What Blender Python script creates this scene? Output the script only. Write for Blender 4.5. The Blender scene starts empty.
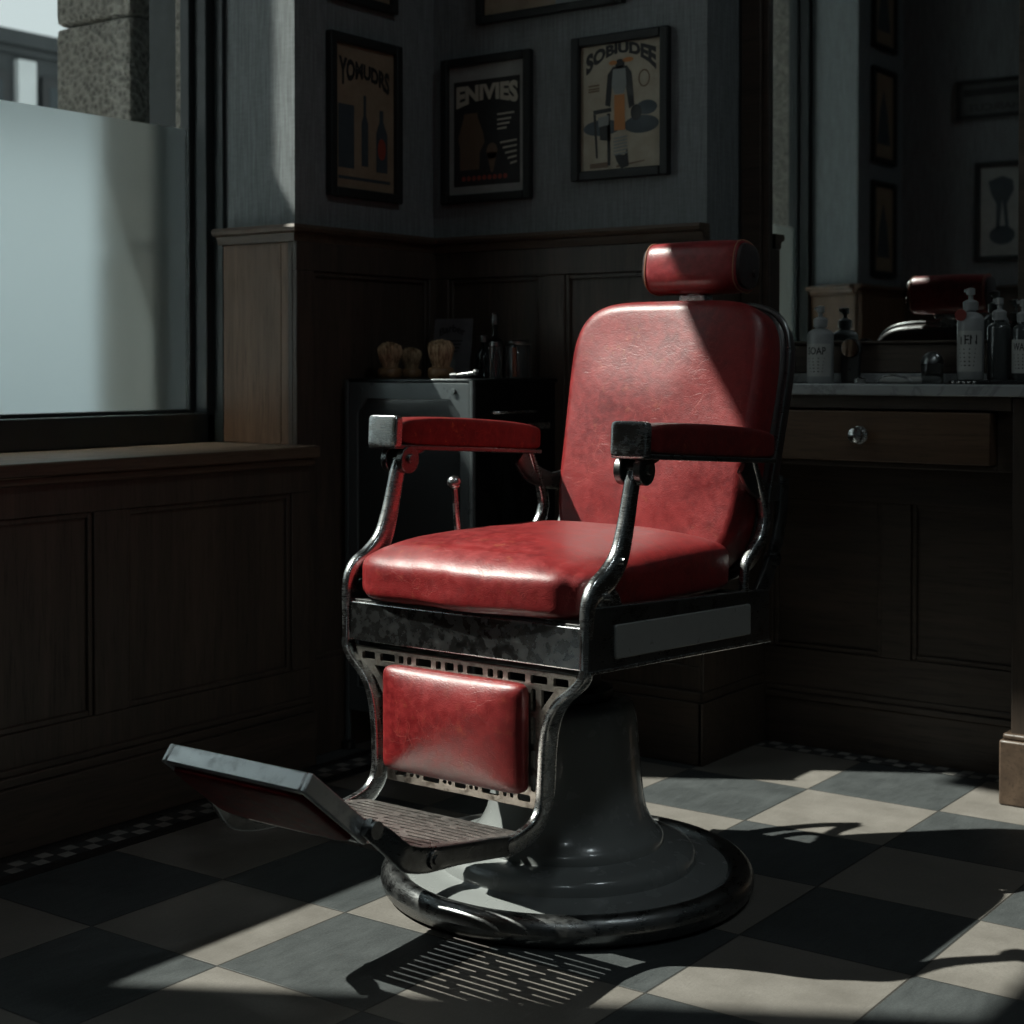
import bpy, bmesh, math, random
from mathutils import Vector, Matrix, noise
random.seed(7)
PI=math.pi
SC=bpy.context.scene; COL=SC.collection
T=.305   # floor tile

# ------------------------------------------------------------------ materials
def nt(name):
    m=bpy.data.materials.new(name); m.use_nodes=True
    t=m.node_tree; t.nodes.clear()
    o=t.nodes.new('ShaderNodeOutputMaterial'); return m,t,o
class G:
    def __init__(s,t): s.t=t
    def n(s,typ,ins=None,**kw):
        x=s.t.nodes.new('ShaderNode'+typ)
        for k,v in kw.items(): setattr(x,k,v)
        for k,v in (ins or {}).items():
            if hasattr(v,'is_output'): s.t.links.new(v,x.inputs[k])
            else: x.inputs[k].default_value=v
        return x
    def coord(s,scale=(1,1,1),kind='Object',rot=(0,0,0),loc=(0,0,0)):
        c=s.n('TexCoord'); m=s.n('Mapping',{'Vector':c.outputs[kind],'Scale':scale,'Rotation':rot,'Location':loc}); return m.outputs[0]
    def noise(s,v,scale,detail=4,rough=.55,dist=0):
        return s.n('TexNoise',{'Vector':v,'Scale':scale,'Detail':detail,'Roughness':rough,'Distortion':dist}).outputs['Fac']
    def ramp(s,f,stops):
        r=s.n('ValToRGB',{'Fac':f}); e=r.color_ramp.elements
        while len(e)<len(stops): e.new(.5)
        for i,(p,c) in enumerate(stops):
            e[i].position=p; e[i].color=(c[0],c[1],c[2],1) if not isinstance(c,(int,float)) else (c,c,c,1)
        return r.outputs[0]
    def mix(s,f,a,b,mode='MIX'):
        x=s.n('Mix',data_type='RGBA',blend_type=mode)
        for i,v in ((0,f),(6,a),(7,b)):
            if hasattr(v,'is_output'): s.t.links.new(v,x.inputs[i])
            else: x.inputs[i].default_value=v if i==0 else (v[0],v[1],v[2],1)
        return x.outputs[2]
    def math(s,op,a,b=0,c=0):
        x=s.n('Math',operation=op)
        for i,v in enumerate((a,b,c)):
            if hasattr(v,'is_output'): s.t.links.new(v,x.inputs[i])
            else: x.inputs[i].default_value=v
        return x.outputs[0]
    def bump(s,h,strength=.3,dist=.002):
        return s.n('Bump',{'Height':h,'Strength':strength,'Distance':dist}).outputs[0]
def c4(c): return (c[0],c[1],c[2],1)
def bsdf(g,o,**ins):
    b=g.n('BsdfPrincipled',{k.replace('_',' '):(c4(v) if isinstance(v,tuple) and len(v)==3 else v) for k,v in ins.items()})
    g.t.links.new(b.outputs[0],o.inputs[0]); return b
def plain(name,col,rough=.5,metal=0,spec=.5,coat=0,var=.15,vs=25,bump=0):
    m,t,o=nt(name); g=G(t); v=g.coord()
    f=g.noise(v,vs,5)
    c=g.mix(f,tuple(x*(1-var) for x in col),tuple(min(1,x*(1+var)) for x in col))
    r=g.ramp(g.noise(v,vs*1.7,3),[(.3,max(0,rough-.08)),(.7,min(1,rough+.08))])
    kw=dict(Base_Color=c,Roughness=r,Metallic=metal,Specular_IOR_Level=spec,Coat_Weight=coat)
    if bump: kw['Normal']=g.bump(f,bump,.001)
    bsdf(g,o,**kw); return m

def leather(name,base=(.25,.009,.010),dark=(.13,.004,.006),wear=.25,rough=.44,coat=.2,spec=.7):
    m,t,o=nt(name); g=G(t); v=g.coord()
    big=g.noise(v,7,5,.6); fine=g.noise(v,60,4,.6)
    c=g.mix(g.ramp(big,[(.3,0.),(.7,1.)]),dark,base)
    c=g.mix(g.ramp(fine,[(.4,0.),(.7,.6)]),c,(base[0]*1.35,base[1]*2.2,base[2]*2.0))
    c=g.mix(g.ramp(g.noise(v,24,5,.7),[(.5,0.),(.75,.6)]),c,(dark[0]*.7,dark[1],dark[2]))
    # fine pale hairline scratches
    sc=g.coord((1,1,1),rot=(.4,.6,.9)); w1=g.n('TexVoronoi',{'Vector':g.mix(.2,sc,g.n('TexNoise',{'Vector':sc,'Scale':9.}).outputs['Color']),'Scale':34.},feature='DISTANCE_TO_EDGE').outputs['Distance']
    line=g.ramp(w1,[(.0,1.),(.022,0.)])
    line=g.math('MULTIPLY',line,g.ramp(g.noise(v,11,3),[(.45,0.),(.62,1.)]))
    c=g.mix(g.math('MULTIPLY',line,.35),c,(.50,.10,.07))
    wr=g.ramp(g.noise(v,38,6,.75),[(.58,0.),(.66,1.)])
    wr=g.math('MULTIPLY',wr,g.ramp(g.noise(g.coord(loc=(3,1,2)),6,3),[(.42,0.),(.62,wear)]))
    c=g.mix(wr,c,(.42,.15,.05))
    grain=g.n('TexVoronoi',{'Vector':v,'Scale':420.}).outputs['Distance']
    h=g.math('ADD',g.math('MULTIPLY',grain,.35),g.math('ADD',g.math('MULTIPLY',fine,.5),g.math('MULTIPLY',line,-.25)))
    r=g.ramp(g.math('ADD',g.math('MULTIPLY',big,.5),g.math('MULTIPLY',fine,.5)),[(.3,rough-.08),(.7,rough+.10)])
    bsdf(g,o,Base_Color=c,Roughness=r,Specular_IOR_Level=spec,Coat_Weight=coat,Coat_Roughness=.36,Normal=g.bump(h,.5,.0014)); return m

def metal(name,col=(.55,.56,.56),rough=.24,dirt=.5,dcol=(.09,.08,.07),spots=30,st=(1,1,1)):
    m,t,o=nt(name); g=G(t); v=g.coord(st)
    n1=g.noise(v,spots,6,.7); n2=g.noise(g.coord((3,3,30)),22,4,.6); n3=g.noise(v,9,3)
    d=g.math('MULTIPLY',g.ramp(n1,[(.50,0.),(.64,1.)]),dirt)
    c=g.mix(d,g.mix(n3,tuple(x*.75 for x in col),col),dcol)
    r=g.ramp(g.math('ADD',g.math('MULTIPLY',n1,.6),g.math('MULTIPLY',n2,.4)),[(.3,max(.05,rough-.12)),(.65,rough+.18)])
    bsdf(g,o,Base_Color=c,Metallic=g.ramp(d,[(0,1.),(1,.65)]),Roughness=r,Normal=g.bump(g.math('ADD',n1,g.math('MULTIPLY',n2,.5)),.12,.0008)); return m

def wood(name,a=(.046,.035,.028),b=(.088,.064,.049),axis='z',rough=.42):
    m,t,o=nt(name); g=G(t)
    s={'z':(1,1,.07),'x':(.07,1,1),'y':(1,.07,1)}[axis]
    v=g.coord(s); n=g.noise(v,22,6,.6,1.2); f=g.noise(v,140,4,.7); w=g.noise(g.coord(tuple(x*1. for x in s)),7,3,.5,2.)
    k=g.math('ADD',g.math('MULTIPLY',n,.6),g.math('MULTIPLY',w,.4))
    c=g.mix(g.ramp(k,[(.35,0.),(.68,1.)]),a,b)
    c=g.mix(g.ramp(f,[(.5,0.),(.72,.65)]),c,tuple(x*.45 for x in a))
    bsdf(g,o,Base_Color=c,Roughness=g.ramp(f,[(.3,rough-.08),(.7,rough+.12)]),Specular_IOR_Level=.4,Normal=g.bump(g.math('ADD',f,n),.22,.0012)); return m

def wallpaper(name,col,vert=True):
    m,t,o=nt(name); g=G(t)
    v=g.coord((1,1,.06)); n=g.noise(v,170,3,.6); v2=g.noise(g.coord((.2,.2,1.)),160,2); b=g.noise(g.coord(),3,3)
    k=g.math('ADD',g.math('MULTIPLY',n,.75),g.math('MULTIPLY',v2,.25))
    c=g.mix(g.ramp(k,[(.35,0.),(.68,1.)]),tuple(x*.72 for x in col),tuple(x*1.22 for x in col))
    c=g.mix(g.math('MULTIPLY',b,.25),c,tuple(x*.7 for x in col))
    bsdf(g,o,Base_Color=c,Roughness=.85,Specular_IOR_Level=.2,Normal=g.bump(k,.35,.0015)); return m

def floor_mat():
    m,t,o=nt('slate_checker_tiles'); g=G(t)
    co=g.n('TexCoord').outputs['Object']; v=g.n('Mapping',{'Vector':co,'Scale':(1/T,1/T,0.0),'Location':(0.,0.,.5)}).outputs[0]
    ck=g.n('TexChecker',{'Vector':v,'Scale':1.,'Color1':(1,1,1,1),'Color2':(0,0,0,1)}).outputs['Fac']; ck=g.math('SUBTRACT',1.,ck)
    sep=g.n('SeparateXYZ',{'Vector':v})
    def edge(s_):
        f=g.math('FRACT',s_); return g.math('MINIMUM',f,g.math('SUBTRACT',1.,f))
    e=g.math('MINIMUM',edge(sep.outputs[0]),edge(sep.outputs[1]))
    gr=g.ramp(e,[(.004,1.),(.008,0.)])
    cell=g.n('TexWhiteNoise',{'Vector':g.n('VectorMath',{0:v},operation='FLOOR').outputs[0]},noise_dimensions='2D').outputs['Value']
    w=g.coord(); n=g.noise(w,9,6,.65); f=g.noise(w,90,5,.7); st=g.noise(g.coord((1,.25,1)),45,5,.6,1.)
    li=g.mix(g.ramp(n,[(.3,0.),(.7,1.)]),(.165,.150,.132),(.245,.224,.200))
    li=g.mix(g.ramp(f,[(.55,0.),(.75,.5)]),li,(.14,.125,.105))
    dk=g.mix(g.ramp(g.math('ADD',g.math('MULTIPLY',n,.5),g.math('MULTIPLY',st,.5)),[(.35,0.),(.65,1.)]),(.030,.034,.035),(.068,.075,.076))
    c=g.mix(ck,dk,li)
    c=g.mix(g.math('MULTIPLY',cell,.22),c,(.05,.05,.05))
    c=g.mix(gr,c,(.03,.028,.025))
    spot=g.ramp(g.noise(g.coord(loc=(5,2,0)),16,2),[(.75,0.),(.78,.6)])
    c=g.mix(spot,c,(.05,.045,.04))
    c=g.mix(g.ramp(g.noise(w,260,4,.8),[(.42,.0),(.72,.55)]),c,g.mix(ck,(.11,.118,.118),(.12,.108,.095)))
    h=g.math('ADD',g.math('MULTIPLY',st,.7),g.math('SUBTRACT',g.math('MULTIPLY',f,.6),g.math('MULTIPLY',gr,1.2)))
    bsdf(g,o,Base_Color=c,Roughness=g.ramp(n,[(.3,.5),(.7,.68)]),Specular_IOR_Level=.35,Normal=g.bump(h,.55,.002)); return m

def mosaic_mat():
    m,t,o=nt('mosaic_border'); g=G(t)
    co=g.n('TexCoord').outputs['Object']; v=g.n('Mapping',{'Vector':co,'Scale':(1/.031,1/.031,0.),'Location':(0,0,.5)}).outputs[0]
    ck=g.n('TexChecker',{'Vector':v,'Scale':1.,'Color1':(.46,.44,.40,1),'Color2':(.02,.022,.024,1)})
    sep=g.n('SeparateXYZ',{'Vector':v})
    def edge(s_):
        f=g.math('FRACT',s_); return g.math('MINIMUM',f,g.math('SUBTRACT',1.,f))
    gr=g.ramp(g.math('MINIMUM',edge(sep.outputs[0]),edge(sep.outputs[1])),[(.03,1.),(.06,0.)])
    c=g.mix(g.noise(g.coord(),30,4),ck.outputs['Color'],(.06,.06,.06))
    c=g.mix(gr,c,(.025,.025,.025))
    bsdf(g,o,Base_Color=c,Roughness=.55,Normal=g.bump(gr,-.3,.001)); return m

def stone_mat():
    m,t,o=nt('rough_hewn_stone'); g=G(t); v=g.coord()
    a=g.noise(v,55,5,.7); b=g.n('TexVoronoi',{'Vector':v,'Scale':60.}).outputs['Distance']; n=g.noise(v,4,3)
    k=g.math('ADD',g.math('MULTIPLY',a,.6),g.math('MULTIPLY',b,.5))
    c=g.mix(g.ramp(k,[(.3,0.),(.7,1.)]),(.15,.138,.12),(.50,.46,.40))
    c=g.mix(g.math('MULTIPLY',n,.5),c,(.30,.285,.26))
    bsdf(g,o,Base_Color=c,Roughness=.9,Specular_IOR_Level=.2,Normal=g.bump(k,1.,.03)); return m

def clear_glass(name,tint=(.93,.97,.96),rough=.0,gloss=.08):
    m,t,o=nt(name); g=G(t)
    tr=g.n('BsdfTransparent',{'Color':c4(tint)}); gl=g.n('BsdfGlossy',{'Roughness':rough,'Color':(1,1,1,1)})
    fc=g.n('LayerWeight',{'Blend':.5}).outputs['Facing']
    fr=g.math('ADD',g.math('MULTIPLY',g.math('POWER',fc,5.),.9),.04)
    mx=g.n('MixShader',{0:fr}); t.links.new(tr.outputs[0],mx.inputs[1]); t.links.new(gl.outputs[0],mx.inputs[2])
    t.links.new(mx.outputs[0],o.inputs[0]); return m
def frosted():
    m,t,o=nt('frosted_window_film'); g=G(t)
    n=g.noise(g.coord(),900,2)
    re=g.n('BsdfRefraction',{'Color':(.80,.835,.84,1),'Roughness':.42,'IOR':1.25})
    tl=g.n('BsdfTranslucent',{'Color':(.022,.027,.028,1)})
    gl=g.n('BsdfDiffuse',{'Color':(.06,.068,.068,1)})
    a=g.n('AddShader'); t.links.new(re.outputs[0],a.inputs[0]); t.links.new(tl.outputs[0],a.inputs[1])
    b=g.n('AddShader'); t.links.new(a.outputs[0],b.inputs[0]); t.links.new(gl.outputs[0],b.inputs[1])
    t.links.new(b.outputs[0],o.inputs[0]); return m
def glassy(name,col,rough=.05):
    m,t,o=nt(name); g=G(t)
    bsdf(g,o,Base_Color=g.mix(g.noise(g.coord(),14,3),tuple(x*.8 for x in col),col),Roughness=rough,Transmission_Weight=.93,IOR=1.45,Specular_IOR_Level=.6); return m
def marble():
    m,t,o=nt('grey_marble'); g=G(t); v=g.coord()
    n=g.noise(v,5,8,.6,1.5); ve=g.ramp(g.noise(v,3.2,9,.62,2.2),[(.47,0.),(.5,1.),(.53,0.)])
    c=g.mix(n,(.30,.31,.31),(.42,.43,.43)); c=g.mix(g.math('MULTIPLY',ve,.5),c,(.15,.15,.16))
    bsdf(g,o,Base_Color=c,Roughness=.22,Specular_IOR_Level=.5); return m
def paper(name,a,b):
    m,t,o=nt(name); g=G(t); v=g.coord()
    n=g.noise(v,14,6,.65); c=g.mix(g.ramp(n,[(.3,0.),(.72,1.)]),a,b)
    c=g.mix(g.ramp(g.noise(v,60,4,.7),[(.6,0.),(.8,.5)]),c,tuple(x*.5 for x in a))
    bsdf(g,o,Base_Color=c,Roughness=.55,Coat_Weight=.15); return m

MT=dict(
 red=leather('worn_red_leather'),
 red2=leather('armrest_red_leather',(.20,.014,.014),(.10,.006,.008),.9,.45,.08,.4),
 under=leather('shaded_underside_leather',(.24,.011,.012),(.12,.005,.007),.2,.55,.0,.2),
 oxblood=leather('oxblood_leather',(.30,.02,.024),(.14,.008,.012),.2,.34),
 blackleather=leather('black_leather',(.035,.018,.018),(.018,.010,.010),.1,.4),
 chrome=metal('aged_chrome',(.64,.65,.65),.2,.2), litchrome=metal('sunlit_worn_chrome',(.85,.86,.86),.34,.2), dchrome=metal('dark_worn_chrome',(.24,.245,.245),.28,.4),  # brighter copy of the chrome stands in for sunlight on the foot panel
 brushed=plain('scuffed_front_bar',(.42,.43,.435),.27,1.,.5,0,.35,34,.15),
 iron=metal('tarnished_nickel',(.42,.39,.355),.38,.75,(.12,.095,.075),60),
 plate=metal('footplate_nickel',(.46,.42,.40),.42,.6,(.16,.12,.10),70),
 enamel=plain('grey_porcelain_enamel',(.25,.26,.255),.24,0,.5,.4,.10,12),
 panelen=plain('pale_grey_enamel_panel',(.30,.30,.285),.35,0,.5,.2,.08,30),
 blackm=metal('black_painted_metal',(.055,.06,.062),.34,.3,(.03,.03,.03)),
 black=plain('black_paint',(.014,.015,.016),.35,0,.5,.1),
 stitch=plain('tan_thread',(.42,.20,.12),.7),
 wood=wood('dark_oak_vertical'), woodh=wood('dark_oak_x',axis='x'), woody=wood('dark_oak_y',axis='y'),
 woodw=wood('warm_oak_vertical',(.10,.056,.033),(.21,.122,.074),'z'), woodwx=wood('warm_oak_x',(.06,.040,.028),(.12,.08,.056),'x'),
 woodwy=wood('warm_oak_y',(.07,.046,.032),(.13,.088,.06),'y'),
 drawer=wood('drawer_oak',(.080,.046,.028),(.15,.09,.055),'x',.4),
 paper=wallpaper('grey_grasscloth_wallpaper',(.215,.23,.235)),
 plaster=plain('dark_ceiling_paint',(.10,.105,.105),.9),
 floor=floor_mat(), mosaic=mosaic_mat(), stone=stone_mat(),
 glass=clear_glass('clear_window_glass'), film=frosted(), marble=marble(),
 frame=plain('black_picture_frame',(.018,.020,.020),.5,0,.3),
 wframe=plain('dark_window_frame',(.020,.026,.027),.38,0,.5,.1),
)

# ------------------------------------------------------------------ mesh helpers
class B:
    def __init__(s): s.v=[]; s.f=[]
    def add(s,vs,fs,M=None):
        o=len(s.v)
        for p in vs:
            p=Vector(p); s.v.append(tuple(M@p if M is not None else p))
        s.f+= [tuple(i+o for i in f) for f in fs]; return s
    def box(s,x0,x1,y0,y1,z0,z1,M=None):
        vs=[(x,y,z) for z in (z0,z1) for y in (y0,y1) for x in (x0,x1)]
        return s.add(vs,[(0,2,3,1),(4,5,7,6),(0,1,5,4),(2,6,7,3),(0,4,6,2),(1,3,7,5)],M)
    def lathe(s,prof,n=48,c=(0,0,0),M=None,capb=True,capt=True):
        vs=[];fs=[]
        for r,z in prof:
            for i in range(n):
                a=2*PI*i/n; vs.append((c[0]+r*math.cos(a),c[1]+r*math.sin(a),c[2]+z))
        for k in range(len(prof)-1):
            for i in range(n):
                j=(i+1)%n; fs.append((k*n+i,k*n+j,(k+1)*n+j,(k+1)*n+i))
        if capb: fs.append(tuple(reversed(range(n))))
        if capt: fs.append(tuple(range((len(prof)-1)*n,len(prof)*n)))
        return s.add(vs,fs,M)
    def cyl(s,p,q,r,n=20,r2=None):
        p=Vector(p);q=Vector(q);d=q-p; M=Matrix.Translation(p)@d.to_track_quat('Z','Y').to_matrix().to_4x4()
        return s.lathe([(r,0),(r if r2 is None else r2,d.length)],n,M=M)
    def ball(s,c,r,n=20,sz=1):
        pr=[(max(1e-4,r*math.sin(PI*i/(n//2))),-r*sz*math.cos(PI*i/(n//2))) for i in range(n//2+1)]
        return s.lathe(pr,n,c)
    def sweep(s,pts,w,h,side=(1,0,0),n=16,pw=4,res=6):
        """rounded-rectangle bar swept along a smoothed path; w along side, h across; w,h numbers or per-point lists"""
        P=[Vector(p) for p in pts]; m=len(P)
        W=w if isinstance(w,(list,tuple)) else [w]*m; H=h if isinstance(h,(list,tuple)) else [h]*m
        out=[]
        def cr(a,b,c,d,t): return .5*((2*b)+(c-a)*t+(2*a-5*b+4*c-d)*t*t+(3*b-a-3*c+d)*t**3)
        for i in range(m-1):
            a=P[max(0,i-1)];b=P[i];c=P[i+1];d=P[min(m-1,i+2)]
            for k in range(res):
                t=k/res; out.append((cr(a,b,c,d,t),W[i]*(1-t)+W[i+1]*t,H[i]*(1-t)+H[i+1]*t))
        out.append((P[-1],W[-1],H[-1])); sd=Vector(side); vs=[];fs=[]
        for i,(p,ww,hh) in enumerate(out):
            tg=(out[min(i+1,len(out)-1)][0]-out[max(i-1,0)][0]).normalized()
            S_=(sd-tg*sd.dot(tg)).normalized(); N=tg.cross(S_)
            for k in range(n):
                a=2*PI*(k+.5)/n; ca,sa=math.cos(a),math.sin(a)
                x=math.copysign(abs(ca)**(2/pw),ca)*ww/2; y=math.copysign(abs(sa)**(2/pw),sa)*hh/2
                vs.append(p+S_*x+N*y)
        for i in range(len(out)-1):
            for k in range(n):
                j=(k+1)%n; fs.append((i*n+k,i*n+j,(i+1)*n+j,(i+1)*n+k))
        fs.append(tuple(reversed(range(n)))); fs.append(tuple(range((len(out)-1)*n,len(out)*n)))
        return s.add(vs,fs)
    def prism(s,poly,th,M=None):
        """polygon in local xy extruded along z by th"""
        n=len(poly); vs=[(x,y,0) for x,y in poly]+[(x,y,th) for x,y in poly]
        fs=[tuple(reversed(range(n))),tuple(range(n,2*n))]+[(i,(i+1)%n,n+(i+1)%n,n+i) for i in range(n)]
        return s.add(vs,fs,M)
    def pad(s,c,hd,pw=6,res=22,fn=None,M=None,thin=None,pt=4):
        """rounded, slightly puffed cushion"""
        vs=[];fs=[];idx={}
        def key(a): return tuple(round(q,5) for q in a)
        def vert(p):
            k=key(p)
            if k in idx: return idx[k]
            q=[abs(t) for t in p]; nn=(q[0]**pw+q[1]**pw+q[2]**pw)**(1/pw) if thin is None else (sum(q[i]**pw for i in range(3) if i!=thin)**(pt/pw)+q[thin]**pt)**(1/pt)
            P=[t/nn for t in p]; 
            X=[P[i]*hd[i] for i in range(3)]
            if fn: X=fn(*X)
            vs.append((X[0]+c[0],X[1]+c[1],X[2]+c[2])); idx[k]=len(vs)-1; return idx[k]
        def g_(i): 
            t=-1+2*i/res; return math.sin(t*PI/2)*.45+t*.55
        for ax in range(3):
            for sg in (-1,1):
                for i in range(res):
                    for j in range(res):
                        q=[]
                        for (a,b) in ((i,j),(i+1,j),(i+1,j+1),(i,j+1)):
                            p=[0,0,0]; p[ax]=sg; p[(ax+1)%3]=g_(a); p[(ax+2)%3]=g_(b); q.append(vert(p))
                        fs.append(tuple(q if sg>0 else reversed(q)))
        return s.add(vs,fs,M)
    def plate(s,outer,holes,th,M):
        bm=bmesh.new()
        for lp in [outer]+holes:
            vv=[bm.verts.new((x,y,0)) for x,y in lp]
            for i in range(len(vv)): bm.edges.new((vv[i],vv[(i+1)%len(vv)]))
        r=bmesh.ops.triangle_fill(bm,use_beauty=True,use_dissolve=False,edges=bm.edges[:])
        bm.normal_update()
        ext=bmesh.ops.extrude_face_region(bm,geom=bm.faces[:])
        for e in ext['geom']:
            if isinstance(e,bmesh.types.BMVert): e.co.z+=th
        bmesh.ops.recalc_face_normals(bm,faces=bm.faces[:])
        bm.verts.index_update()
        s.add([v.co.copy() for v in bm.verts],[tuple(v.index for v in f.verts) for f in bm.faces],M); bm.free(); return s
    def obj(s,name,mat,parent=None,bevel=0,seg=2,smooth=True,ang=40,loc=None,rotz=0):
        me=bpy.data.meshes.new(name); me.from_pydata(s.v,[],s.f); me.update()
        bm=bmesh.new(); bm.from_mesh(me); bmesh.ops.recalc_face_normals(bm,faces=bm.faces[:]); bm.to_mesh(me); bm.free()
        if smooth:
            for p in me.polygons: p.use_smooth=True
            try: me.set_sharp_from_angle(angle=math.radians(ang))
            except Exception: pass
        me.materials.append(MT[mat] if isinstance(mat,str) else mat)
        o=bpy.data.objects.new(name,me); COL.objects.link(o)
        if parent: o.parent=parent
        if loc: o.location=loc
        o.rotation_euler[2]=rotz
        if bevel:
            b=o.modifiers.new('bevel','BEVEL'); b.width=bevel; b.segments=seg; b.limit_method='ANGLE'; b.angle_limit=math.radians(35); b.harden_normals=False
        return o
def thing(name,label,cat,loc=(0,0,0),rotz=0,group=None):
    o=bpy.data.objects.new(name,None); COL.objects.link(o); o.location=loc; o.rotation_euler=(0,0,rotz)
    o['label']=label; o['category']=cat
    if group: o['group']=group
    return o
def tag(o,label,cat,group=None):
    o['label']=label; o['category']=cat
    if group: o['group']=group
    return o
def struct(o): o['kind']='structure'; return o
def rrect(x0,x1,y0,y1,r,n=4):
    r=min(r,(x1-x0)/2*.99,(y1-y0)/2*.99); P=[]
    for cx,cy,a0 in ((x1-r,y1-r,0),(x0+r,y1-r,90),(x0+r,y0+r,180),(x1-r,y0+r,270)):
        for k in range(n+1):
            a=math.radians(a0+90*k/n); P.append((cx+r*math.cos(a),cy+r*math.sin(a)))
    return P
def circ(x,y,r,n=12,ry=None): return [(x+r*math.cos(2*PI*i/n),y+(ry or r)*math.sin(2*PI*i/n)) for i in range(n)]
def text_geo(body,bold=0.02):
    cu=bpy.data.curves.new('t','FONT'); cu.body=body; cu.size=1; cu.offset=bold; cu.resolution_u=3
    o=bpy.data.objects.new('t',cu); COL.objects.link(o)
    bpy.context.view_layer.update()
    dg=bpy.context.evaluated_depsgraph_get(); me=o.evaluated_get(dg).to_mesh()
    vs=[v.co.copy() for v in me.vertices]; fs=[tuple(p.vertices) for p in me.polygons]
    o.evaluated_get(dg).to_mesh_clear(); bpy.data.objects.remove(o); bpy.data.curves.remove(cu)
    x0=min(v.x for v in vs);x1=max(v.x for v in vs);y0=min(v.y for v in vs);y1=max(v.y for v in vs)
    return [((v.x-x0)/(x1-x0),(v.y-y0)/(y1-y0)) for v in vs],fs
def lettering(b,body,x0,x1,lo,hi,y,bold=.02):
    """lo(u),hi(u): bottom/top z of the line at fraction u; lies in the plane y"""
    vs,fs=text_geo(body,bold)
    b.add([(x0+u*(x1-x0),y,lo(u)+(hi(u)-lo(u))*v) for u,v in vs],fs); return b
def flat(b,poly,y):  # a printed shape on a poster, in the local xz plane
    n=len(poly); b.add([(x,y,z) for x,z in poly],[tuple(range(n))]); return b

# ------------------------------------------------------------------ room measurements
XL=-.53     # upper left wall
XS=-.46     # wainscot below the window
Y1=1.06     # far window reveal
Y0=-.86     # near window reveal (room side)
YN=-1.0     # near window reveal at the glass
XO=-.905    # outer face of the window wall
XG=-.865    # glass
YB=1.60     # back wall
XA=.307     # corner of the alcove
YA=1.92     # alcove back
YP=-1.34    # partition
CEIL=3.6; ZH=3.285; ZS=.765

# ------------------------------------------------------------------ setting
b=B().box(-.95,3.3,-3.3,2.1,-.1,0); fl=struct(b.obj('floor','floor',smooth=False))
b=B().box(XO,3.4,-3.4,2.2,CEIL,CEIL+.1); struct(b.obj('ceiling','plaster',smooth=False))
b=B()
b.box(XO,XL,Y1,2.1,0,CEIL); b.prism([(XO,YN),(-.80,YN),(XL,Y0),(XL,-3.3),(XO,-3.3)],CEIL)
b.box(XO,XL,YN,Y1,ZH,CEIL); b.box(XO,XL,YN,Y1,0,ZS-.03)
struct(b.obj('wall_left','paper',smooth=False))
b=B().box(XL,XA,YB,2.1,0,CEIL); b.box(XA,3.3,YA,2.1,0,CEIL); struct(b.obj('wall_back','paper',smooth=False))
b=B().box(3.2,3.3,-3.3,YA,0,CEIL); struct(b.obj('wall_right','paper',smooth=False))
b=B().box(-1.,3.3,-3.4,-3.3,0,CEIL); struct(b.obj('wall_front','paper',smooth=False))
b=B().box(XL,.62,YP-.1,YP,0,CEIL); struct(b.obj('wall_partition','paper',smooth=False))

def panel_face(b,M,L,z0,z1,rails,stiles,th=.022,rec=.014):
    """framed panelling on a local plane: x along, y=0 back, out to -y=th ; rails list of (z0,z1), stiles list of (x0,x1)"""
    b.box(0,L,-(th-rec),0,z0,z1,M)
    for a,c in rails: b.box(0,L,-th,-(th-rec)+.0005,a,c,M)
    zs=sorted(rails)
    for k in range(len(zs)-1):
        for a,c in stiles: b.box(a,c,-th,-(th-rec)+.0005,zs[k][1],zs[k+1][0],M)
        # slim bead round each panel
        ss=sorted(stiles)
        for i in range(len(ss)-1):
            x0,x1=ss[i][1],ss[i+1][0]; q0,q1=zs[k][1],zs[k+1][0]; w=.012; d=-(th-.006)
            b.box(x0,x0+w,d,-(th-rec),q0,q1,M); b.box(x1-w,x1,d,-(th-rec),q0,q1,M)
            b.box(x0+w,x1-w,d,-(th-rec),q0,q0+w,M); b.box(x0+w,x1-w,d,-(th-rec),q1-w,q1,M)
def ML(x): return Matrix.Translation((x,0,0))@Matrix.Rotation(PI/2,4,'Z')  # local x -> +y, local -y -> +x
# left wainscot under the sill (to y=1.0) : outward face at XS
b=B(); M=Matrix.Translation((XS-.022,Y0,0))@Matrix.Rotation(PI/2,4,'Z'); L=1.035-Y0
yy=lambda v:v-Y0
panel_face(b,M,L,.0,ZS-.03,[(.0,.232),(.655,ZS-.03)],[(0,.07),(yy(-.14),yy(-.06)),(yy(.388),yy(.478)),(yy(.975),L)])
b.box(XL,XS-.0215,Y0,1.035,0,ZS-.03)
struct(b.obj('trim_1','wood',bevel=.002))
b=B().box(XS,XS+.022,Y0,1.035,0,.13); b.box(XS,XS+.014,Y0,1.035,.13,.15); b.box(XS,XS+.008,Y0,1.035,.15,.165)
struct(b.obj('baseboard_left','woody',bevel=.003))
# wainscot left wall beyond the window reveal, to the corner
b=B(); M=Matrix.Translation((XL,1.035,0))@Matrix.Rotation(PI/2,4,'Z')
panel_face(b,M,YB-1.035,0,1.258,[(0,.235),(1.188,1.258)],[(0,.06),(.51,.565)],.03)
struct(b.obj('trim_2','wood',bevel=.002))
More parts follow.
